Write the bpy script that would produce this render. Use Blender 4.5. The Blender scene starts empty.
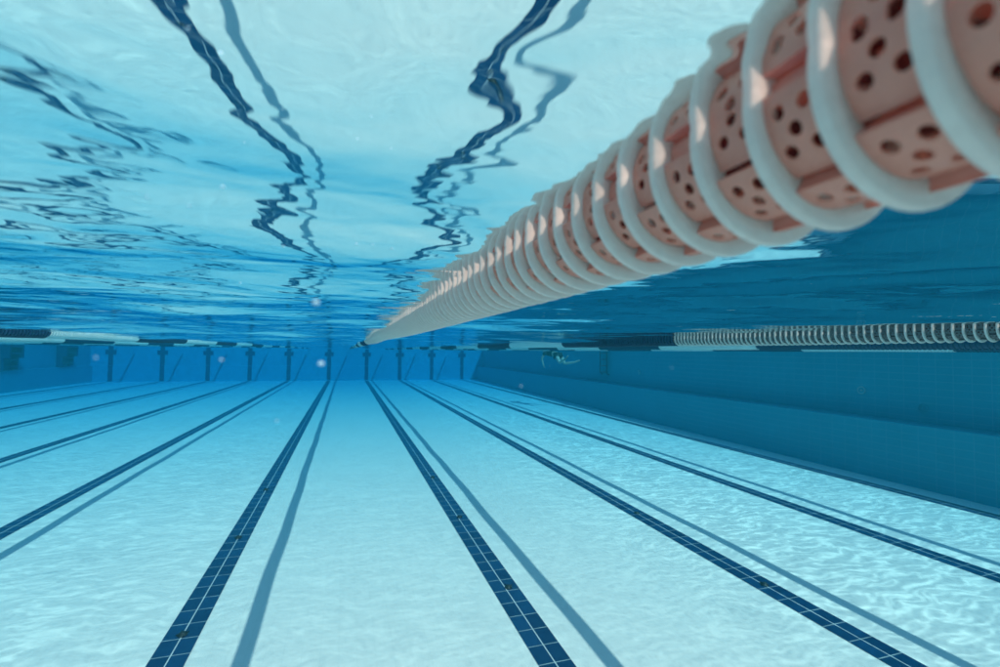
import bpy, bmesh, math, random
import numpy as np
from mathutils import Vector, Matrix
from mathutils.geometry import delaunay_2d_cdt

random.seed(7)
SC = bpy.context.scene
COL = SC.collection
PI = math.pi

# ------------------------------------------------------------------ helpers
def link(o, parent=None):
    COL.objects.link(o)
    if parent is not None:
        o.parent = parent
    return o

def mesh_obj(name, verts, faces, mats, parent=None, smooth=False, fm=None):
    me = bpy.data.meshes.new(name)
    me.from_pydata(verts, [], faces)
    for m in (mats if isinstance(mats, (list, tuple)) else [mats]):
        me.materials.append(m)
    if fm is not None:
        me.polygons.foreach_set('material_index', fm)
    if smooth:
        me.polygons.foreach_set('use_smooth', [True] * len(me.polygons))
    me.update()
    return link(bpy.data.objects.new(name, me), parent)

def tag(o, label=None, cat=None, group=None, kind=None):
    if label: o['label'] = label
    if cat: o['category'] = cat
    if group: o['group'] = group
    if kind: o['kind'] = kind
    return o

def empty(name, loc=(0, 0, 0), rz=0):
    o = bpy.data.objects.new(name, None)
    o.location = loc
    o.rotation_euler = (0, 0, rz)
    o.empty_display_size = .1
    return link(o)

class MB:
    """collects boxes, quads, tubes and lathes into one mesh"""
    def __init__(s):
        s.v, s.f, s.m = [], [], []
    def quad(s, a, b, c, d, m=0):
        n = len(s.v); s.v += [a, b, c, d]; s.f.append((n, n+1, n+2, n+3)); s.m.append(m)
    def box(s, x0, x1, y0, y1, z0, z1, m=0):
        n = len(s.v)
        s.v += [(x0,y0,z0),(x1,y0,z0),(x1,y1,z0),(x0,y1,z0),(x0,y0,z1),(x1,y0,z1),(x1,y1,z1),(x0,y1,z1)]
        for q in ((3,2,1,0),(4,5,6,7),(0,1,5,4),(1,2,6,5),(2,3,7,6),(3,0,4,7)):
            s.f.append(tuple(n+i for i in q)); s.m.append(m)
    def tube(s, pts, r, seg=10, m=0, caps=True):
        pts = [Vector(p) for p in pts]
        n0 = len(s.v)
        up = Vector((0, 0, 1))
        for i, p in enumerate(pts):
            d = (pts[min(i+1, len(pts)-1)] - pts[max(i-1, 0)]).normalized()
            a = d.cross(up)
            if a.length < 1e-3: a = d.cross(Vector((1, 0, 0)))
            a.normalize(); b = a.cross(d)
            rr = r[i] if isinstance(r, (list, tuple)) else r
            for k in range(seg):
                t = 2*PI*k/seg
                q = p + a*math.cos(t)*rr + b*math.sin(t)*rr
                s.v.append(tuple(q))
        for i in range(len(pts)-1):
            for k in range(seg):
                a0 = n0+i*seg+k; a1 = n0+i*seg+(k+1) % seg
                s.f.append((a0, a1, a1+seg, a0+seg)); s.m.append(m)
        if caps:
            s.f.append(tuple(n0+k for k in range(seg))[::-1]); s.m.append(m)
            e = n0+(len(pts)-1)*seg
            s.f.append(tuple(e+k for k in range(seg))); s.m.append(m)
    def lathe_y(s, prof, seg=32, y0=0, m=0, closed=True):
        """prof = [(radius, y)]; turned round the y axis"""
        n0 = len(s.v); L = len(prof)
        for k in range(seg):
            t = 2*PI*k/seg
            for r, y in prof:
                s.v.append((r*math.cos(t), y+y0, r*math.sin(t)))
        for k in range(seg):
            k2 = (k+1) % seg
            for i in range(L if closed else L-1):
                j = (i+1) % L
                s.f.append((n0+k*L+i, n0+k*L+j, n0+k2*L+j, n0+k2*L+i)); s.m.append(m)
    def build(s, name, mats, parent=None, smooth=False):
        return mesh_obj(name, s.v, s.f, mats, parent, smooth, s.m)

# ------------------------------------------------------------------ materials
def new_mat(name):
    m = bpy.data.materials.new(name); m.use_nodes = True
    nt = m.node_tree; nt.nodes.clear()
    out = nt.nodes.new('ShaderNodeOutputMaterial')
    return m, nt, out

def N(nt, typ, **kw):
    n = nt.nodes.new(typ)
    for k, v in kw.items():
        if k.startswith('i_'):
            n.inputs[k[2:].replace('_', ' ')].default_value = v
        else:
            setattr(n, k, v)
    return n

def math_n(nt, op, a, b=None, c=None, clamp=False):
    n = nt.nodes.new('ShaderNodeMath'); n.operation = op; n.use_clamp = clamp
    for i, x in enumerate((a, b, c)):
        if x is None: continue
        if isinstance(x, (int, float)): n.inputs[i].default_value = x
        else: nt.links.new(x, n.inputs[i])
    return n.outputs[0]

def mixc(nt, fac, a, b):
    n = nt.nodes.new('ShaderNodeMix'); n.data_type = 'RGBA'
    for s, x in ((n.inputs[0], fac), (n.inputs[6], a), (n.inputs[7], b)):
        if isinstance(x, (int, float)): s.default_value = x
        elif isinstance(x, tuple): s.default_value = (*x, 1) if len(x) == 3 else x
        else: nt.links.new(x, s)
    return n.outputs[2]

def principled(nt, out, color, rough=.5, bump=None, **kw):
    p = nt.nodes.new('ShaderNodeBsdfPrincipled')
    if isinstance(color, tuple): p.inputs['Base Color'].default_value = (*color, 1)
    else: nt.links.new(color, p.inputs['Base Color'])
    p.inputs['Roughness'].default_value = rough
    for k, v in kw.items(): p.inputs[k.replace('_', ' ')].default_value = v
    if bump is not None: nt.links.new(bump, p.inputs['Normal'])
    nt.links.new(p.outputs[0], out.inputs['Surface'])
    return p

def coords(nt, kind='Object'):
    return nt.nodes.new('ShaderNodeTexCoord').outputs[kind]

def noise(nt, vec, scale, detail=3, rough=.5, dist=0.0):
    n = N(nt, 'ShaderNodeTexNoise', i_Scale=scale, i_Detail=detail, i_Roughness=rough, i_Distortion=dist)
    nt.links.new(vec, n.inputs['Vector'])
    return n.outputs['Fac']

def grid_mask(nt, coord, pitch, width, offset=0.0):
    """1 on the joints of a regular grid along one axis"""
    t = math_n(nt, 'ADD', coord, offset)
    t = math_n(nt, 'DIVIDE', t, pitch)
    t = math_n(nt, 'FRACT', t)
    t = math_n(nt, 'SUBTRACT', t, .5)
    t = math_n(nt, 'ABSOLUTE', t)
    return math_n(nt, 'GREATER_THAN', t, .5 - .5*width/pitch)

def mat_floor():
    m, nt, out = new_mat('white_floor_tile')
    c = coords(nt)
    sep = nt.nodes.new('ShaderNodeSeparateXYZ'); nt.links.new(c, sep.inputs[0])
    big = noise(nt, c, .45, 3)
    fine = noise(nt, c, 30, 4, .65)
    patch = noise(nt, c, 3.2, 5, .6)
    col = mixc(nt, big, (.84, .77, .72), (.91, .84, .78))
    col = mixc(nt, math_n(nt, 'MULTIPLY', math_n(nt, 'SUBTRACT', patch, .45, clamp=True), .3), col, (.66, .65, .61))
    col = mixc(nt, math_n(nt, 'MULTIPLY', fine, .22), col, (.55, .55, .52))
    grit = noise(nt, c, 110, 3, .7)
    col = mixc(nt, math_n(nt, 'MULTIPLY', grit, .26), col, (.58, .57, .53))
    g = math_n(nt, 'MAXIMUM', grid_mask(nt, sep.outputs[0], .125, .004), grid_mask(nt, sep.outputs[1], .21, .004))
    col = mixc(nt, math_n(nt, 'MULTIPLY', g, .18), col, (.45, .45, .43))
    principled(nt, out, col, .5, Specular_IOR_Level=.2)
    return m

def mat_line(pitch=.21):
    m, nt, out = new_mat('navy_lane_tile')
    c = coords(nt)
    sep = nt.nodes.new('ShaderNodeSeparateXYZ'); nt.links.new(c, sep.inputs[0])
    long = grid_mask(nt, sep.outputs[0], .5, .009, 0.0)     # the joint down the middle of the line
    cross = grid_mask(nt, sep.outputs[1], pitch, .009)
    # every tile a slightly different navy
    cell = nt.nodes.new('ShaderNodeTexWhiteNoise'); cell.noise_dimensions = '2D'
    cmb = nt.nodes.new('ShaderNodeCombineXYZ')
    nt.links.new(math_n(nt, 'FLOOR', math_n(nt, 'DIVIDE', sep.outputs[1], pitch)), cmb.inputs[1])
    nt.links.new(math_n(nt, 'FLOOR', math_n(nt, 'DIVIDE', sep.outputs[0], .125)), cmb.inputs[0])
    nt.links.new(cmb.outputs[0], cell.inputs['Vector'])
    col = mixc(nt, cell.outputs['Value'], (.002, .022, .078), (.004, .038, .115))
    wob = noise(nt, c, 9, 3)
    col = mixc(nt, math_n(nt, 'MULTIPLY', cross, math_n(nt, 'MULTIPLY_ADD', wob, 1.0, .25, clamp=True)), col, (.36, .42, .42))
    col = mixc(nt, math_n(nt, 'MULTIPLY', long, .85), col, (.62, .64, .62))
    principled(nt, out, col, .35, Specular_IOR_Level=.3)
    return m

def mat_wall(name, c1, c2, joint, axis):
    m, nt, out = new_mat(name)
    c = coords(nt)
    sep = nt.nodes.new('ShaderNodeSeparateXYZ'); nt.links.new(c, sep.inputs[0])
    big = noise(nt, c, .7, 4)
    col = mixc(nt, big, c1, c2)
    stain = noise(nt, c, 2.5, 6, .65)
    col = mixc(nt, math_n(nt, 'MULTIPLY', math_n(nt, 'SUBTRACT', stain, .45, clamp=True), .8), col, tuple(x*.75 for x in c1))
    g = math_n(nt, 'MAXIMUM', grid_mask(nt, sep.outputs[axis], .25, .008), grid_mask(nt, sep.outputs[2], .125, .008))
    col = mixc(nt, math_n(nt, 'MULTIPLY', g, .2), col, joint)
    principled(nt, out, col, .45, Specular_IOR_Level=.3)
    return m

def mat_plain(name, col, rough=.5, var=.12, scale=20, **kw):
    m, nt, out = new_mat(name)
    n = noise(nt, coords(nt), scale, 3)
    c = mixc(nt, n, tuple(x*(1-var) for x in col), tuple(min(1, x*(1+var)) for x in col))
    principled(nt, out, c, rough, **kw)
    return m

def mat_plastic(name, col, trans, amount=.45, rough=.35, scale=60, streak=.22):
    """thin moulded plastic that lets light through"""
    m, nt, out = new_mat(name)
    n = noise(nt, coords(nt), scale, 4, .6)
    c = mixc(nt, n, tuple(x*(1-streak) for x in col), tuple(min(1, x*(1+streak*.6)) for x in col))
    p = principled(nt, out, c, rough)
    p.inputs['Specular IOR Level'].default_value = .6
    # handling scuffs: dulled patches and fine scratches
    sc = noise(nt, coords(nt), scale*2.2, 5, .7)
    rr = N(nt, 'ShaderNodeMapRange'); nt.links.new(sc, rr.inputs[0])
    for k, x in enumerate((.35, .7, rough*.5, min(.8, rough*2.0))): rr.inputs[k+1].default_value = x
    nt.links.new(rr.outputs[0], p.inputs['Roughness'])
    bp = N(nt, 'ShaderNodeBump', i_Strength=.25, i_Distance=.0006); nt.links.new(sc, bp.inputs['Height'])
    nt.links.new(bp.outputs[0], p.inputs['Normal'])
    t = nt.nodes.new('ShaderNodeBsdfTranslucent'); t.inputs[0].default_value = (*trans, 1)
    mx = nt.nodes.new('ShaderNodeMixShader'); mx.inputs[0].default_value = amount
    nt.links.new(p.outputs[0], mx.inputs[1]); nt.links.new(t.outputs[0], mx.inputs[2])
    nt.links.new(mx.outputs[0], out.inputs['Surface'])
    return m

def mat_water():
    """The boundary between water and air: it mirrors as Fresnel says (everything beyond the critical angle from
    below) and lets the rest through. Caustics are painted into the transmission colour as a separate noise pattern."""
    m, nt, out = new_mat('water_boundary')
    c = coords(nt)
    mp = N(nt, 'ShaderNodeMapping'); nt.links.new(c, mp.inputs[0])
    mp.inputs['Scale'].default_value = (1.0, 1.25, 1.0); mp.inputs['Rotation'].default_value = (0, 0, .5)
    h1 = noise(nt, mp.outputs[0], 3.2, 2.0, .45, .5)
    h2 = noise(nt, mp.outputs[0], 9.0, 1.5, .45, .6)
    sepw = nt.nodes.new('ShaderNodeSeparateXYZ'); nt.links.new(c, sepw.inputs[0])
    calm = N(nt, 'ShaderNodeMapRange', interpolation_type='SMOOTHSTEP'); nt.links.new(sepw.outputs[0], calm.inputs[0])
    for k, x in enumerate((.20, .50, 1.0, .42)): calm.inputs[k+1].default_value = x     # the rope breaks the ripples
    amp = math_n(nt, 'MULTIPLY', noise(nt, c, .8, 2), calm.outputs[0])
    hh = math_n(nt, 'ADD', math_n(nt, 'MULTIPLY', math_n(nt, 'MULTIPLY', h1, WAVE_A), calm.outputs[0]), math_n(nt, 'MULTIPLY', math_n(nt, 'MULTIPLY', h2, WAVE_B), amp))
    h3 = noise(nt, mp.outputs[0], 34.0, 1.0, .4, .4)
    hh = math_n(nt, 'ADD', hh, math_n(nt, 'MULTIPLY', math_n(nt, 'MULTIPLY', h3, WAVE_C), amp))
    b = N(nt, 'ShaderNodeBump', i_Strength=1.0, i_Distance=1.0)
    nt.links.new(hh, b.inputs['Height'])
    fr = N(nt, 'ShaderNodeFresnel', i_IOR=1.333); nt.links.new(b.outputs[0], fr.inputs['Normal'])
    gl = N(nt, 'ShaderNodeBsdfGlossy', i_Roughness=0.0); gl.inputs['Color'].default_value = (.98, .98, .98, 1)
    nt.links.new(b.outputs[0], gl.inputs['Normal'])
    # painted caustics: noise ridges in the transparent colour stand in for focused sunlight
    warp = N(nt, 'ShaderNodeTexNoise', i_Scale=2.2, i_Detail=2.0); nt.links.new(c, warp.inputs['Vector'])
    wv = N(nt, 'ShaderNodeVectorMath', operation='MULTIPLY_ADD'); nt.links.new(warp.outputs['Color'], wv.inputs[0])
    wv.inputs[1].default_value = (.35, .35, 0); nt.links.new(c, wv.inputs[2])
    def ridge(scale, sx, sy, power, rot):
        q = N(nt, 'ShaderNodeMapping'); nt.links.new(wv.outputs[0], q.inputs[0])
        q.inputs['Scale'].default_value = (sx, sy, 1); q.inputs['Rotation'].default_value = (0, 0, rot)
        n = noise(nt, q.outputs[0], scale, 1.2, .5)
        r = math_n(nt, 'ABSOLUTE', math_n(nt, 'SUBTRACT', n, .5))
        r = math_n(nt, 'SUBTRACT', 1.0, math_n(nt, 'MULTIPLY', r, 4.0), clamp=True)
        return math_n(nt, 'POWER', r, power)
    r1 = ridge(2.2, 1.0, 4.4, 7.0, -.32)
    r2 = ridge(13.0, 1.0, 1.9, 2.4, -.15)
    sep = nt.nodes.new('ShaderNodeSeparateXYZ'); nt.links.new(c, sep.inputs[0])
    # the painted caustics are stronger over the right hand lanes and, less so, over the left hand ones
    def side(a, b, lo, hi):
        q = N(nt, 'ShaderNodeMapRange', interpolation_type='SMOOTHSTEP'); nt.links.new(sep.outputs[0], q.inputs[0])
        for k, x in enumerate((a, b, lo, hi)): q.inputs[k+1].default_value = x
        return q.outputs[0]
    caus_amt1 = math_n(nt, 'ADD', side(3.2, 5.6, .22, 1.0), side(.6, -1.6, 0.0, .32))
    caus_amt2 = math_n(nt, 'ADD', side(2.6, 4.6, .55, 1.0), side(.6, -1.6, 0.0, .10))
    pat = math_n(nt, 'ADD', math_n(nt, 'MULTIPLY', math_n(nt, 'MULTIPLY', math_n(nt, 'SUBTRACT', r1, .13), CAUS_A), caus_amt1),
                 math_n(nt, 'MULTIPLY', math_n(nt, 'MULTIPLY', math_n(nt, 'SUBTRACT', r2, .37), CAUS_B), caus_amt2))
    tr = math_n(nt, 'ADD', pat, .97)
    cc = N(nt, 'ShaderNodeCombineColor')
    for i in range(3): nt.links.new(tr, cc.inputs[i])
    tp = nt.nodes.new('ShaderNodeBsdfTransparent'); nt.links.new(cc.outputs[0], tp.inputs[0])
    mx = nt.nodes.new('ShaderNodeMixShader')
    nt.links.new(fr.outputs[0], mx.inputs[0]); nt.links.new(tp.outputs[0], mx.inputs[1]); nt.links.new(gl.outputs[0], mx.inputs[2])
    nt.links.new(mx.outputs[0], out.inputs['Surface'])
    return m

def mat_volume():
    m, nt, out = new_mat('pool_water_body')
    D = .3
    scat = VOL_S; ab = VOL_A
    col = [s/D for s in scat]
    acol = [max(0.0, 1 - a/(D*(1-c)))**2 for a, c in zip(ab, col)]
    v = nt.nodes.new('ShaderNodeVolumePrincipled')
    v.inputs['Color'].default_value = (*col, 1)
    v.inputs['Absorption Color'].default_value = (*acol, 1)
    v.inputs['Density'].default_value = D
    v.inputs['Anisotropy'].default_value = .2
    nt.links.new(v.outputs[0], out.inputs['Volume'])
    return m

# ------------------------------------------------------------------ tunables
VOL_S = (.0006, .0075, .0088)     # scattering per metre
VOL_A = (.162, .043, .0140)       # absorption per metre
WAVE_A, WAVE_B, WAVE_C = .0105, .0045, .0005
CAUS_A, CAUS_B = 1.0, .40
CAM_Z = -.13
FLOOR_Z = -2.295
Y_NEAR, Y_FAR = -8.0, 36.1
X_LEFT = -14.95
SUN_TX, SUN_TY = -.39, .74        # horizontal travel of the sunlight per metre of depth
SUN_STRENGTH, SKY_STRENGTH, EXPOSURE = 5.0, .14, .28

M = dict(
    floor=mat_floor(), line=mat_line(),
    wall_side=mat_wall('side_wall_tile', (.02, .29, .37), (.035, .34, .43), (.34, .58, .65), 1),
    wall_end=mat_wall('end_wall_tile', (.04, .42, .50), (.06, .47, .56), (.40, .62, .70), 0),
    target=mat_plain('navy_target_tile', (.008, .05, .12), .4),
    coping=mat_plain('coping_stone', (.55, .53, .48), .7),
    deck=mat_plain('deck_tile', (.45, .42, .37), .8, scale=4),
    steel=mat_plain('brushed_steel', (.10, .12, .13), .35, Metallic=.6),
    dark=mat_plain('dark_fitting', (.012, .02, .025), .6),
    navy_step=mat_plain('navy_step_plastic', (.008, .05, .10), .6, .2, 3),
    pale=mat_plain('pale_fitting', (.35, .5, .52), .5),
    cable=mat_plain('cable_steel', (.35, .34, .33), .4),
    pink=mat_plastic('salmon_float_plastic', (1.0, .46, .37), (1.0, .56, .43), .45),
    hub_red=mat_plastic('red_hub_plastic', (.22, .012, .012), (.3, .02, .015), .15),
    ring=mat_plastic('frosted_ring_plastic', (.98, .88, .84), (1.0, .93, .89), .45, .3),
    white=mat_plastic('white_float_plastic', (.80, .93, .95), (.75, .93, .96), .5),
    brown=mat_plastic('smoky_red_float_plastic', (.24, .22, .24), (.36, .30, .30), .45),
    navy=mat_plastic('navy_float_plastic', (.01, .05, .14), (.01, .07, .2), .3),
    sky_blue=mat_plastic('turquoise_float_plastic', (.25, .66, .74), (.3, .75, .82), .4),
    skin=mat_plain('skin', (.62, .42, .32), .55, .08),
    suit=mat_plain('black_swimwear', (.006, .007, .010), .6),
    cap=mat_plain('dark_cap', (.012, .014, .02), .45),
    foam=mat_plain('air_bubble', (.38, .72, .92), .15, .02),
)
WATER = mat_water()

# ------------------------------------------------------------------ setting: floor, lane lines, walls
def wall_x(y):            # lower face of the right hand side wall
    return 8.92 + .0215*y
LEDGE = .46
LEDGE_LEFT = .14
LEDGE_Z = CAM_Z - 1.13

fl = MB()
fl.quad((X_LEFT-.3, Y_NEAR-.2, FLOOR_Z), (11.0, Y_NEAR-.2, FLOOR_Z), (11.0, Y_FAR+.3, FLOOR_Z), (X_LEFT-.3, Y_FAR+.3, FLOOR_Z))
tag(fl.build('pool_floor', M['floor']), kind='structure')

LINES = [-14.03, -11.25, -8.66, -6.17, -3.75, -1.125, 1.44, 3.80, 6.17, 8.50]
for x in LINES:
    mb = MB(); y0, y1 = Y_NEAR+1.5, Y_FAR - 1.6 + 1.2
    mb.quad((-.122, y0, 0), (.122, y0, 0), (.122, y1, 0), (-.122, y1, 0))
    o = mb.build('lane_line', M['line']); o.location = (x, 0, FLOOR_Z+.004)
    tag(o, kind='structure')

# side wall on the right: lower wall, ledge, upper wall, coping
def side_wall(xf, sgn, label, steps):
    root = empty('pool_wall', (xf(18), 18, FLOOR_Z))
    tag(root, label, 'wall')
    def P(x, y, z): return (x - xf(18), y - 18, z - FLOOR_Z)
    y0, y1 = Y_NEAR, Y_FAR
    lo = MB(); t = (LEDGE if sgn > 0 else LEDGE_LEFT)*sgn
    lo.quad(P(xf(y0), y0, FLOOR_Z), P(xf(y1), y1, FLOOR_Z), P(xf(y1), y1, LEDGE_Z-.012), P(xf(y0), y0, LEDGE_Z-.012))
    lo.quad(P(xf(y0), y0, LEDGE_Z-.012), P(xf(y1), y1, LEDGE_Z-.012), P(xf(y1)+.012*sgn, y1, LEDGE_Z), P(xf(y0)+.012*sgn, y0, LEDGE_Z))
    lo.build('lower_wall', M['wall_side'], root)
    le = MB()
    le.quad(P(xf(y0)+.012*sgn, y0, LEDGE_Z), P(xf(y1)+.012*sgn, y1, LEDGE_Z), P(xf(y1)+t, y1, LEDGE_Z), P(xf(y0)+t, y0, LEDGE_Z))
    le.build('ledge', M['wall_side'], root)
    up = MB()
    up.quad(P(xf(y0)+t, y0, LEDGE_Z), P(xf(y1)+t, y1, LEDGE_Z), P(xf(y1)+t, y1, .06), P(xf(y0)+t, y0, .06))
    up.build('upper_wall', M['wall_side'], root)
    co = MB(); a = xf(y0)+t; b = xf(y1)+t; w = .35*sgn
    co.quad(P(a, y0, .06), P(b, y1, .06), P(b+w, y1, .06), P(a+w, y0, .06))
    co.build('coping', M['coping'], root)
    return root
right = side_wall(wall_x, 1, 'dark blue tiled side wall on the right with a long ledge and a ladder', None)
left = side_wall(lambda y: X_LEFT, -1, 'shadowy blue side wall at the far left edge behind the lane ropes', None)

# wall inlets (faint rings on the right wall)
for (y, z) in ((6.75, CAM_Z-.655), (14.4, CAM_Z-.64), (5.7, CAM_Z-.88), (22.5, CAM_Z-.66), (2.2, CAM_Z-.66)):
    mb = MB()
    prof = [(.078, 0), (.078, .012), (.060, .016), (.055, .006)]
    mb.lathe_y(prof, 24, closed=False); mb.lathe_y([(.024, .004), (.024, .014), (.0005, .016)], 16, closed=False)
    o = mb.build('inlet_fitting', M['pale'] if y != 5.7 else M['wall_side'], right, True)
    o.rotation_euler = (0, 0, PI/2)
    o.location = (wall_x(y)+LEDGE-.001 - wall_x(18), y-18, z-FLOOR_Z)

# far end wall with ten lane targets
def end_wall():
    root = empty('pool_wall', (-3, Y_FAR, FLOOR_Z))
    tag(root, 'blue tiled far end wall of the pool carrying the dark lane targets', 'wall')
    x0, x1 = X_LEFT-.3+3, 10.5+3
    H = -FLOOR_Z
    L = CAM_Z-1.12-FLOOR_Z
    a = MB(); a.quad((x0, 0, 0), (x1, 0, 0), (x1, 0, L-.012), (x0, 0, L-.012))
    a.quad((x0, 0, L-.012), (x1, 0, L-.012), (x1, .03, L), (x0, .03, L)); a.build('lower_wall', M['wall_end'], root)
    b = MB(); b.quad((x0, .03, L), (x1, .03, L), (x1, .03, H+.06), (x0, .03, H+.06)); b.build('upper_wall', M['wall_end'], root)
    c = MB(); c.quad((x0, .03, H+.06), (x1, .03, H+.06), (x1, .4, H+.06), (x0, .4, H+.06)); c.build('coping', M['coping'], root)
    for x in LINES:
        t = MB(); xx = x+3
        zc = CAM_Z-.30-FLOOR_Z
        t.box(xx-.29, xx+.29, .008, .026, zc-.14, zc+.14)
        t.box(xx-.125, xx+.125, .010, .026, zc+.14, H-.05)
        t.box(xx-.125, xx+.125, .010, .026, L+.01, zc-.14)
        t.box(xx-.125, xx+.125, -.006, -.002, .02, L-.014)
        t.build('lane_target', M['target'], root)
end_wall()
nw = MB()
nw.quad((X_LEFT-.3, Y_NEAR, FLOOR_Z), (11, Y_NEAR, FLOOR_Z), (11, Y_NEAR, .06), (X_LEFT-.3, Y_NEAR, .06))
tag(nw.build('near_end_wall', M['wall_end']), kind='structure')
dk = MB()
dk.box(X_LEFT-3.5, X_LEFT-LEDGE_LEFT-.36, -10.5, 38.5, -.1, .05); dk.box(10.55, 13.2, -10.5, 38.5, -.1, .05)
dk.box(X_LEFT-.49, 10.54, Y_FAR+.42, 38.5, -.1, .05); dk.box(X_LEFT-.49, 10.54, -10.5, Y_NEAR-.02, -.1, .05)
tag(dk.build('pool_deck', M['deck']), kind='structure')

# small dark floor inlets that sit on the lane lines
def inlet(x, y, label, group=None):
    mb = MB()
    mb.lathe_y([(.050, 0), (.048, .010), (.030, .016), (.030, .026), (.022, .030), (.0005, .030)], 20, closed=False)
    root = mb.build('floor_inlet', M['dark'], None, True)
    root.rotation_euler = (PI/2, 0, 0); root.scale = (.7, .7, .7); root.location = (x, y, FLOOR_Z+.006)
    for k in range(4):
        f = MB(); f.box(-.006, .006, .012, .020, .030, .062)
        fo = f.build('spout', M['dark'], root); fo.rotation_euler = (0, k*PI/2+.4, 0)
    tag(root, label, 'floor inlet', 'inlet fittings set in the dark lane lines')
A, B, C = LINES[5], LINES[6], LINES[7]
inlet(A, 4.25, 'largest dark inlet fitting on the lane line left of centre, nearest the camera')
inlet(A, 6.22, 'second dark inlet fitting along the lane line left of centre')
inlet(A, 8.2, 'third, small dark inlet fitting along the lane line left of centre')
inlet(B+.03, 4.25, 'clearest dark inlet fitting on the middle lane line with crisp tiles')
inlet(B+.02, 6.2, 'second dark inlet fitting along the middle lane line with crisp tiles')
inlet(B+.02, 8.25, 'third, tiny dark inlet fitting along the middle lane line')
inlet(C, 3.62, 'dark inlet fitting on the lane line running to the lower right corner')
inlet(C, 5.7, 'second dark inlet fitting up the lane line of the lower right corner')
inlet(LINES[4], 6.9, 'dark inlet fitting on the wide lane line leaving the left edge')

# ------------------------------------------------------------------ water surface with real waves
def axis(lo, hi, c, d0, grow, dmax):
    pos = [c]; d = d0
    while pos[-1] < hi: pos.append(pos[-1]+d); d = min(dmax, d0 + grow*max(0, pos[-1]-c-1.0))
    neg = [c]
    while neg[-1] > lo:
        d = min(dmax, d0 + grow*max(0, c-neg[-1]-1.0)); neg.append(neg[-1]-d)
    return np.array(neg[:0:-1] + pos)
rs = np.random.RandomState(5)
gx = axis(X_LEFT-LEDGE_LEFT, 10.25, .2, .025, .012, .16)
gy = axis(Y_NEAR, Y_FAR+.02, .6, .025, .010, .16)
gx = np.clip(gx, X_LEFT-LEDGE_LEFT, 10.25); gy = np.clip(gy, Y_NEAR, Y_FAR+.02)
XX, YY = np.meshgrid(gx, gy)
Z = np.zeros_like(XX)
NW = 46
for k in range(NW):
    lam = .30*(2.6/.30)**rs.rand()
    th = rs.rand()*2*PI
    slope = .026*(lam/.6)**-.15/ math.sqrt(NW)*2.0
    a = slope*lam/(2*PI)*1.41
    kx, ky = 2*PI/lam*math.cos(th), 2*PI/lam*math.sin(th)
    ph = rs.rand()*2*PI
    dmin = .25*lam
    fade = np.clip((dmin - np.maximum(np.gradient(gx)[None, :], np.gradient(gy)[:, None]))/(dmin*.5), 0, 1)
    Z += a*np.sin(kx*XX+ky*YY+ph)*fade
Z *= 1 - .45*np.clip((XX-.2)/.4, 0, 1)
ny, nx = XX.shape
verts = np.stack([XX, YY, Z], -1).reshape(-1, 3)
idx = np.arange(nx*ny).reshape(ny, nx)
quads = np.stack([idx[:-1, :-1], idx[:-1, 1:], idx[1:, 1:], idx[1:, :-1]], -1).reshape(-1, 4)
me = bpy.data.meshes.new('water_surface')
me.vertices.add(len(verts)); me.vertices.foreach_set('co', verts.astype(np.float32).ravel())
me.loops.add(quads.size); me.loops.foreach_set('vertex_index', quads.astype(np.int32).ravel())
me.polygons.add(len(quads)); me.polygons.foreach_set('loop_start', np.arange(0, quads.size, 4, dtype=np.int32))
me.polygons.foreach_set('use_smooth', np.ones(len(quads), dtype=bool))
me.update(calc_edges=True); me.validate()
me.materials.append(WATER)
tag(link(bpy.data.objects.new('water_surface', me)), kind='structure')

hz = MB(); hz.box(-19.5, 14, -11, 39.5, FLOOR_Z-1.0, .22)
o = hz.build('haze', mat_volume()); tag(o, kind='stuff')

# ------------------------------------------------------------------ lane ropes
PITCH, RAD = .040, .0585
def ring_profile(w=.0036, ro=RAD, ri=.0415):
    b = .0014
    return [(ri, -w), (ro-b, -w), (ro-.0006, -w+b*.7), (ro, -w+b*1.6), (ro, w-b*1.6), (ro-.0006, w-b*.7), (ro-b, w), (ri, w)]

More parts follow.
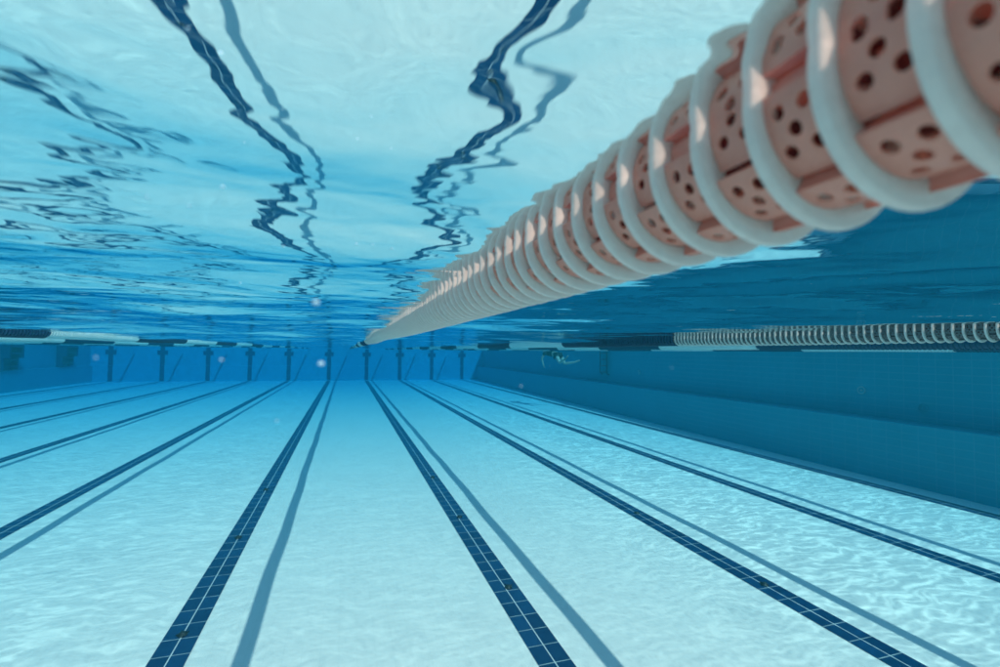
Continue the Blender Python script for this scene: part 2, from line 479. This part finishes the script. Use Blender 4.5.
def vane_mesh(npan=6, holes=True):
    """curved perforated vanes round the hub, one pinwheel of NPAN panels"""
    W2 = .0155; A0, A1 = 0.0, 2*PI/npan*.93
    R0, R1 = .0505, .0440
    La = (A1-A0)*.0465
    outer = []
    nu, nv = 10, 5
    for i in range(nu): outer.append((La*i/nu, -W2))
    for j in range(nv): outer.append((La, -W2+2*W2*j/nv))
    for i in range(nu): outer.append((La-La*i/nu, W2))
    for j in range(nv): outer.append((0, W2-2*W2*j/nv))
    pts = list(outer); edges = [(i, (i+1) % len(outer)) for i in range(len(outer))]
    hc = [(.22, -.5), (.22, .42), (.44, 0.0), (.66, -.5), (.66, .46)] if holes else []
    hs = []
    hr = .0038
    for (u, v) in hc:
        c = (u*La, v*W2); hs.append(c); n0 = len(pts); k = 12
        for q in range(k): pts.append((c[0]+hr*math.cos(2*PI*q/k), c[1]+hr*math.sin(2*PI*q/k)))
        edges += [(n0+q, n0+(q+1) % k) for q in range(k)]
    for i in range(1, nu):
        for j in range(1, nv):
            p = (La*i/nu, -W2+2*W2*j/nv)
            if all(math.hypot(p[0]-c[0], p[1]-c[1]) > hr*1.25 for c in hs): pts.append(p)
    res = delaunay_2d_cdt([Vector(p) for p in pts], edges, [], 0, 1e-6)
    P2 = res[0]
    tris = []
    for f in res[2]:
        cx = sum(P2[i][0] for i in f)/len(f); cy = sum(P2[i][1] for i in f)/len(f)
        if any(math.hypot(cx-c[0], cy-c[1]) < hr*.97 for c in hs): continue
        tris.append(tuple(f))
    mb = MB()
    for p in range(npan):
        base = 2*PI*p/npan
        n0 = len(mb.v); n = len(P2)
        for th in (0, -.0016):
            for q in P2:
                s = q[0]/La
                a = base + A0 + (A1-A0)*s
                r = R0 + (R1-R0)*s**1.6 + th
                mb.v.append((r*math.cos(a), q[1], r*math.sin(a)))
        cnt = {}
        for t in tris:
            mb.f.append(tuple(n0+i for i in t)); mb.m.append(0)
            mb.f.append(tuple(n0+n+i for i in t[::-1])); mb.m.append(0)
            for e in zip(t, t[1:]+t[:1]):
                cnt.setdefault(tuple(sorted(e)), []).append(e)
        for es in cnt.values():
            if len(es) == 1:
                a, b = es[0]
                mb.f.append((n0+b, n0+a, n0+n+a, n0+n+b)); mb.m.append(0)
        # web that joins the outer edge of the vane to the hub
        a = base
        r0, r1 = .0245, R0-.0005
        for s in (0, .0016):
            mb.v.append((r0*math.cos(a+s/r0*0)-s*math.sin(a), -W2, r0*math.sin(a)+s*math.cos(a)))
            mb.v.append((r1*math.cos(a)-s*math.sin(a), -W2, r1*math.sin(a)+s*math.cos(a)))
            mb.v.append((r1*math.cos(a)-s*math.sin(a), W2, r1*math.sin(a)+s*math.cos(a)))
            mb.v.append((r0*math.cos(a)-s*math.sin(a), W2, r0*math.sin(a)+s*math.cos(a)))
        k = len(mb.v)-8
        for q in ((0, 1, 2, 3), (7, 6, 5, 4), (1, 5, 6, 2), (0, 4, 5, 1), (3, 2, 6, 7)):
            mb.f.append(tuple(k+i for i in q)); mb.m.append(0)
    return mb

def as_mesh(mb, name, mats, smooth):
    o = mb.build(name, mats, None, smooth); me = o.data
    bpy.data.objects.remove(o); return me

_vm = vane_mesh(); _vs = vane_mesh(6, False)
def ring_mb(seg=48):
    mb = MB(); mb.lathe_y(ring_profile(), seg)
    for k in range(6):                       # spokes that carry the ring
        a = 2*PI*k/6+.3; c, s = math.cos(a), math.sin(a); t = .0016
        n = len(mb.v)
        for y in (-.003, .003):
            for (r, d) in ((.023, -t), (.0418, -t), (.0418, t), (.023, t)):
                mb.v.append((r*c-d*s, y, r*s+d*c))
        for q in ((3,2,1,0),(4,5,6,7),(0,1,5,4),(1,2,6,5),(2,3,7,6),(3,0,4,7)):
            mb.f.append(tuple(n+i for i in q)); mb.m.append(0)
    return mb
def hub_mb():
    mb = MB(); mb.lathe_y([(.0240, -.0198), (.0240, .0198), (.008, .0199), (.008, -.0199)], 20); return mb
MESH = {}
def float_meshes(body, ring, hub):
    key = (body, ring, hub)
    if key not in MESH:
        MESH[key] = (as_mesh(_vm, 'float', M[body], False), as_mesh(ring_mb(), 'ring', M[ring], True), as_mesh(hub_mb(), 'hub', M[hub], True))
    return MESH[key]
def simple_float(mb, y0, mi, seg=14, ring_i=None):
    """a float of the far stretch: ring and waisted body"""
    mb.lathe_y([(.042, -.0038), (RAD, -.0034), (RAD, .0034), (.042, .0038)], seg, y0, ring_i if ring_i is not None else mi)
    mb.lathe_y([(.0490, .0040), (.0465, .020), (.0490, .0360)], seg, y0, mi, closed=False)
SIMPLE = {}
def simple_mesh(body, ring):
    if (body, ring) not in SIMPLE:
        mb = MB(); simple_float(mb, 0, 0, 20, 1)
        SIMPLE[(body, ring)] = as_mesh(mb, 'float', [M[body], M[ring]], True)
    return SIMPLE[(body, ring)]

ROPE_Z = -.005
def rope(x, label, sections, y_first, detailed, y_start=Y_NEAR+.3, y_end=Y_FAR-.4, sag=0.0):
    """sections: [(y up to which, body, ring, hub)] ; 100 floats from y_first on are parts, the rest one stuff part"""
    root = empty('lane_rope', (x, 0, ROPE_Z))
    tag(root, label, 'lane rope', 'lane ropes stretched along the pool')
    cb = MB(); cb.tube([(0, Y_NEAR, 0), (0, 12, 0), (0, 24, 0), (0, Y_FAR, 0)], .0045, 8)
    cb.build('cable', M['cable'], root)
    names = ['pink', 'ring', 'navy', 'white', 'sky_blue', 'brown', 'hub_red']
    rest = MB()
    n = int((y_end-y_start)/PITCH); shown = 0
    for k in range(n):
        y = y_start + k*PITCH + (y_first - y_start) % PITCH
        body, ring, hub = next(s[1:] for s in sections if y < s[0])
        g = min(1, max(0, y/2.5)); wob = g*(.006*math.sin(y*1.3+x*2) + .005*math.sin(y*3.1+x))
        wobz = .0025*math.sin(y*2.3+x*2)
        if y >= y_first-1e-6 and shown < 100:
            shown += 1
            if detailed:
                fm, rm, hm = float_meshes(body, ring, hub)
                f = link(bpy.data.objects.new('float', fm), root)
                r = link(bpy.data.objects.new('ring', rm), f); r.location = (0, -PITCH/2, 0)
                h = link(bpy.data.objects.new('hub', hm), f)
                f.location = (wob, y+PITCH/2, wobz); f.rotation_euler = (random.uniform(-.02, .02), (k % 2)*.5+random.uniform(-.12, .12), random.uniform(-.02, .02))
            else:
                f = link(bpy.data.objects.new('float', simple_mesh(body, ring)), root)
                f.location = (wob, y, wobz)
        else:
            far = abs(y) > 14 or abs(x) > 6
            n0 = len(rest.v)
            simple_float(rest, y, names.index(body), 10 if far else 14, names.index(ring))
            for i in range(n0, len(rest.v)):
                v = rest.v[i]; rest.v[i] = (v[0]+wob, v[1], v[2]+wobz)
    o = rest.build('float_row', [M[q] for q in names], root, True); o['kind'] = 'stuff'
    return root
W_, N_, T_ = ('white', 'white', 'white'), ('navy', 'navy', 'navy'), ('white', 'ring', 'white')
def alternating(first_edge, period, first, second):
    out = []; y = first_edge; i = 0
    while y < 60:
        out.append((y, *(first if i % 2 == 0 else second))); y += period; i += 1
    return out
rope(.25, 'big lane rope of salmon pink perforated floats with white rings from the upper right corner',
     [(5.9, 'pink', 'ring', 'hub_red')] + alternating(7.2, 1.9, N_, W_), -.006, True)
rope(2.71, 'lane rope with bright white rings in front of the right wall, navy farther along',
     [(1.9, 'brown', 'ring', 'hub_red'), (3.44, 'brown', 'ring', 'white')] + alternating(5.71, 2.1, N_, W_), 1.15, True)
rope(5.1, 'navy and turquoise lane rope showing just under the white ringed one at right',
     alternating(4.9, 2.05, N_, T_), 2.4, False)
rope(7.48, 'thin lane rope farthest right, a turquoise streak close to the side wall',
     alternating(4.1, 2.15, N_, T_), 3.4, False)
rope(-2.45, 'lane rope at left, near black up to a bright white stretch at the left edge',
     alternating(5.06, 1.85, N_, W_), 3.9, False)
rope(-4.95, 'second lane rope from the left edge, turquoise stretch below the near black one',
     alternating(6.9, 1.95, T_, N_), 7.5, False)
rope(-7.40, 'third lane rope counted leftward from the big pink one, thin blue streak',
     alternating(9.2, 2.0, N_, T_), 9.5, False)
rope(-9.95, 'fourth lane rope counted leftward from the big pink one, a far thin thread',
     alternating(11.5, 2.0, T_, N_), 12.0, False)
rope(-12.6, 'outermost far left lane rope, barely visible along the dim side wall',
     alternating(15.0, 2.0, N_, T_), 15.0, False)

# ------------------------------------------------------------------ ladder on the right wall
def ladder():
    yc = 16.72; xw = wall_x(yc)+LEDGE
    root = empty('pool_ladder', (xw-.12, yc, 0))
    tag(root, 'dark steel ladder hanging on the right side wall below the lane rope', 'ladder')
    for s in (-1, 1):
        mb = MB()
        mb.tube([(.35, s*.25, .30), (.25, s*.25, .48), (.08, s*.25, .50), (0, s*.25, .36), (0, s*.25, 0), (0, s*.25, -.55), (0, s*.25, -.86), (.03, s*.25, -.93), (.10, s*.25, -.96)], .023, 10)
        mb.build('rail', M['steel'], root, True)
    for z in (-.12, -.37, -.62, -.87):
        mb = MB(); mb.box(-.045, .045, -.235, .235, z-.016, z+.016)
        mb.build('tread', M['steel'], root)
ladder()

# dark step blocks standing out from the far left wall
def steps(y, label, w, h):
    root = empty('pool_steps', (X_LEFT-LEDGE_LEFT+.02, y, 0))
    tag(root, label, 'pool steps', 'dark step blocks on the left wall')
    for s in (-1, 1):
        mb = MB(); mb.box(0, .26, s*w/2-.04, s*w/2+.04, -h, .02); mb.box(.26, .46, s*w/2-.04, s*w/2+.04, -h*.55, .02)
        mb.build('side_panel', M['navy_step'], root)
    for k in range(4):
        mb = MB(); z = -.12 - k*h*.25
        mb.box(.02, .46-.07*k, -w/2+.045, w/2-.045, z-.05, z)
        mb.build('tread', M['navy_step'], root)
    mb = MB(); mb.box(0.0, .03, -w/2+.045, w/2-.045, -h, .02); mb.build('back_panel', M['navy_step'], root)
steps(33.0, 'dark step block on the far left wall under the white rope stretch', 1.1, 1.2)
steps(28.2, 'dark blurred step block at the very left edge under the black rope', 1.0, 1.25)

# ------------------------------------------------------------------ swimmer beyond the ropes
def skinned(name, pts, edges, radii, mat, parent=None, levels=2, root_i=0):
    me = bpy.data.meshes.new(name); me.from_pydata(pts, edges, []); me.update()
    o = link(bpy.data.objects.new(name, me), parent)
    md = o.modifiers.new('skin', 'SKIN'); md.use_smooth_shade = True
    if not me.skin_vertices: me.skin_vertices.new()
    for i, r in enumerate(radii):
        rr = r if isinstance(r, tuple) else (r, r)
        me.skin_vertices[0].data[i].radius = rr
        me.skin_vertices[0].data[i].use_root = (i == root_i)
    s = o.modifiers.new('sub', 'SUBSURF'); s.levels = levels; s.render_levels = levels
    me.materials.append(mat)
    return o

def swimmer():
    # lies along +y (swims away), feet towards the camera; local z = 0 at the water surface
    root = empty('person', (8.05, 17.6, -.02), .32)
    tag(root, 'swimmer in black swimwear just below the surface beyond the white ringed rope', 'person')
    P = {}; pts = []; rad = []; ed = []
    def v(n, p, r):
        P[n] = len(pts); pts.append(p); rad.append(r)
    def e(a, b): ed.append((P[a], P[b]))
    v('pelvis', (0, 0, -.20), .125); v('waist', (0, .20, -.16), .115); v('chest', (0, .42, -.13), .145); v('collar', (0, .57, -.11), .10)
    v('neck', (0, .65, -.09), .055); v('head0', (0, .73, -.06), .085); v('head1', (0, .83, -.03), .088)
    for a, b in (('pelvis', 'waist'), ('waist', 'chest'), ('chest', 'collar'), ('collar', 'neck'), ('neck', 'head0'), ('head0', 'head1')): e(a, b)
    for s, n in ((-1, 'l'), (1, 'r')):
        v('sh'+n, (s*.18, .55, -.12), .062)
        e('collar', 'sh'+n)
        if s < 0: el, wr, ha, fi = (-.25, .66, -.36), (-.20, .62, -.58), (-.19, .59, -.66), (-.18, .54, -.74)
        else: el, wr, ha, fi = (.30, .80, -.16), (.28, 1.02, -.10), (.27, 1.10, -.09), (.265, 1.18, -.09)
        v('el'+n, el, .045); v('wr'+n, wr, .031); v('ha'+n, ha, (.040, .020)); v('fi'+n, fi, (.026, .012))
        e('sh'+n, 'el'+n); e('el'+n, 'wr'+n); e('wr'+n, 'ha'+n); e('ha'+n, 'fi'+n)
        v('hip'+n, (s*.10, -.06, -.22), .098); e('pelvis', 'hip'+n)
        if s < 0: kn, an, toe = (-.20, -.34, -.50), (-.26, -.74, -.34), (-.30, -.92, -.22)
        else: kn, an, toe = (.16, -.26, -.54), (.30, -.66, -.48), (.42, -.84, -.40)
        mid = tuple((a+b)/2 for a, b in zip((s*.10, -.06, -.22), kn))
        v('th'+n, mid, .082); v('kn'+n, kn, .058)
        calf = tuple(a*.65+b*.35 for a, b in zip(kn, an)); v('ca'+n, calf, .056)
        v('an'+n, an, .036); v('to'+n, toe, (.042, .022))
        e('hip'+n, 'th'+n); e('th'+n, 'kn'+n); e('kn'+n, 'ca'+n); e('ca'+n, 'an'+n); e('an'+n, 'to'+n)
    body = skinned('body', pts, ed, rad, M['skin'], root)
    # swim shirt and shorts, a shell just outside the body
    q = [pts[P[n]] for n in ('pelvis', 'waist', 'chest', 'collar')]
    q += [pts[P['shl']], tuple(a*.5+b*.5 for a, b in zip(pts[P['shl']], pts[P['ell']])), pts[P['shr']], tuple(a*.5+b*.5 for a, b in zip(pts[P['shr']], pts[P['elr']]))]
    skinned('swim_shirt', q, [(0, 1), (1, 2), (2, 3), (3, 4), (4, 5), (3, 6), (6, 7)], [.132, .125, .155, .108, .072, .060, .072, .060], M['suit'], root)
    q = [pts[P['pelvis']], pts[P['hipl']], pts[P['thl']], pts[P['hipr']], pts[P['thr']]]
    skinned('swim_shorts', q, [(0, 1), (1, 2), (0, 3), (3, 4)], [.137, .112, .096, .112, .096], M['suit'], root)
    q = [(0, .76, -.035), (0, .86, -.015)]
    skinned('swim_cap', q, [(0, 1)], [.088, .086], M['cap'], root)
    for s in (-1, 1):                              # goggles, face looking down and ahead
        mb = MB(); mb.lathe_y([(.020, 0), (.022, .012), (.012, .018), (.0005, .019)], 14, closed=False)
        g = mb.build('goggle', M['dark'], root, True); g.location = (s*.033, .83, -.112); g.rotation_euler = (-PI/2-.4, 0, 0)
swimmer()

# ------------------------------------------------------------------ air bubbles adrift
def bubble(p, r):
    bm = bmesh.new(); bmesh.ops.create_icosphere(bm, subdivisions=3, radius=r)
    for v in bm.verts: v.co.x *= 1.25; v.co.z *= .85
    me = bpy.data.meshes.new('bubble'); bm.to_mesh(me); bm.free()
    me.polygons.foreach_set('use_smooth', [True]*len(me.polygons)); me.materials.append(M['foam'])
    o = link(bpy.data.objects.new('bubble', me)); o.location = p
    tag(o, 'tiny pale air bubble drifting in open water under the surface', 'bubble', 'air bubbles adrift below the surface')
BUBBLES = [((-0.014, 0.239, -0.108), 0.0018), ((-0.012, 0.26, -0.137), 0.00173), ((-0.064, 0.293, -0.136), 0.00094), ((-0.114, 0.278, -0.135), 0.00063), ((-0.049, 0.409, -0.049), 0.00105), ((0.006, 0.411, -0.042), 0.0014), ((0.018, 0.391, -0.046), 0.00108), ((0.036, 0.429, -0.04), 0.00128), ((-0.112, 0.585, -0.058), 0.00125), ((-0.07, 0.309, -0.037), 0.00151), ((-0.086, 0.308, -0.05), 0.00103), ((-0.101, 0.293, -0.051), 0.00087), ((-0.036, 0.295, -0.17), 0.00075), ((0.104, 0.281, -0.151), 0.00063), ((0.182, 0.238, -0.138), 0.00063)]
for p, r in BUBBLES: bubble(p, r*.72)

# ------------------------------------------------------------------ camera
yaw, pitch, roll = .3096, .0385, .012
cy, sy, cp, sp = math.cos(yaw), math.sin(yaw), math.cos(pitch), math.sin(pitch)
fwd = Vector((sy*cp, cy*cp, sp)); rt = Vector((cy, -sy, 0)); up = rt.cross(fwd)
r2 = rt*math.cos(roll) + up*math.sin(roll); u2 = up*math.cos(roll) - rt*math.sin(roll)
cam = bpy.data.cameras.new('camera'); co = bpy.data.objects.new('camera', cam); COL.objects.link(co)
mw = Matrix((r2, u2, -fwd)).transposed().to_4x4(); mw.translation = Vector((0, 0, CAM_Z)); co.matrix_world = mw
cam.sensor_width = 36; cam.lens = 480/1000*36
cam.clip_start = .01; cam.clip_end = 500
cam.dof.use_dof = True; cam.dof.focus_distance = 1.6; cam.dof.aperture_fstop = 4.6
SC.camera = co

# ------------------------------------------------------------------ light
d = Vector((SUN_TX, SUN_TY, -1)).normalized()
sun = bpy.data.lights.new('sun', 'SUN'); so = bpy.data.objects.new('sun', sun); COL.objects.link(so)
sun.energy = SUN_STRENGTH; sun.angle = math.radians(.5); sun.color = (1.0, .68, .53)
so.rotation_euler = d.to_track_quat('-Z', 'Y').to_euler(); so.location = (3, -3, 12)
w = bpy.data.worlds.new('World'); SC.world = w; w.use_nodes = True
nt = w.node_tree; nt.nodes.clear()
sky = nt.nodes.new('ShaderNodeTexSky'); sky.sky_type = 'NISHITA'; sky.sun_disc = False
sky.sun_elevation = math.asin(-d.z); sky.sun_rotation = math.atan2(-d.x, -d.y)
bg = nt.nodes.new('ShaderNodeBackground'); bg.inputs[1].default_value = SKY_STRENGTH
wo = nt.nodes.new('ShaderNodeOutputWorld')
nt.links.new(sky.outputs[0], bg.inputs[0]); nt.links.new(bg.outputs[0], wo.inputs[0])

vs = SC.view_settings
SC.display_settings.display_device = 'sRGB'
vs.view_transform = 'Standard'; vs.look = 'None'; vs.exposure = EXPOSURE; vs.gamma = 1; vs.use_curve_mapping = False
SC.render.engine = 'CYCLES'
cy_ = SC.cycles
cy_.use_denoising = True
cy_.max_bounces = 12; cy_.diffuse_bounces = 6; cy_.glossy_bounces = 4; cy_.transmission_bounces = 6
cy_.volume_bounces = 1; cy_.transparent_max_bounces = 12
cy_.sample_clamp_indirect = 6.0
cy_.caustics_reflective = True
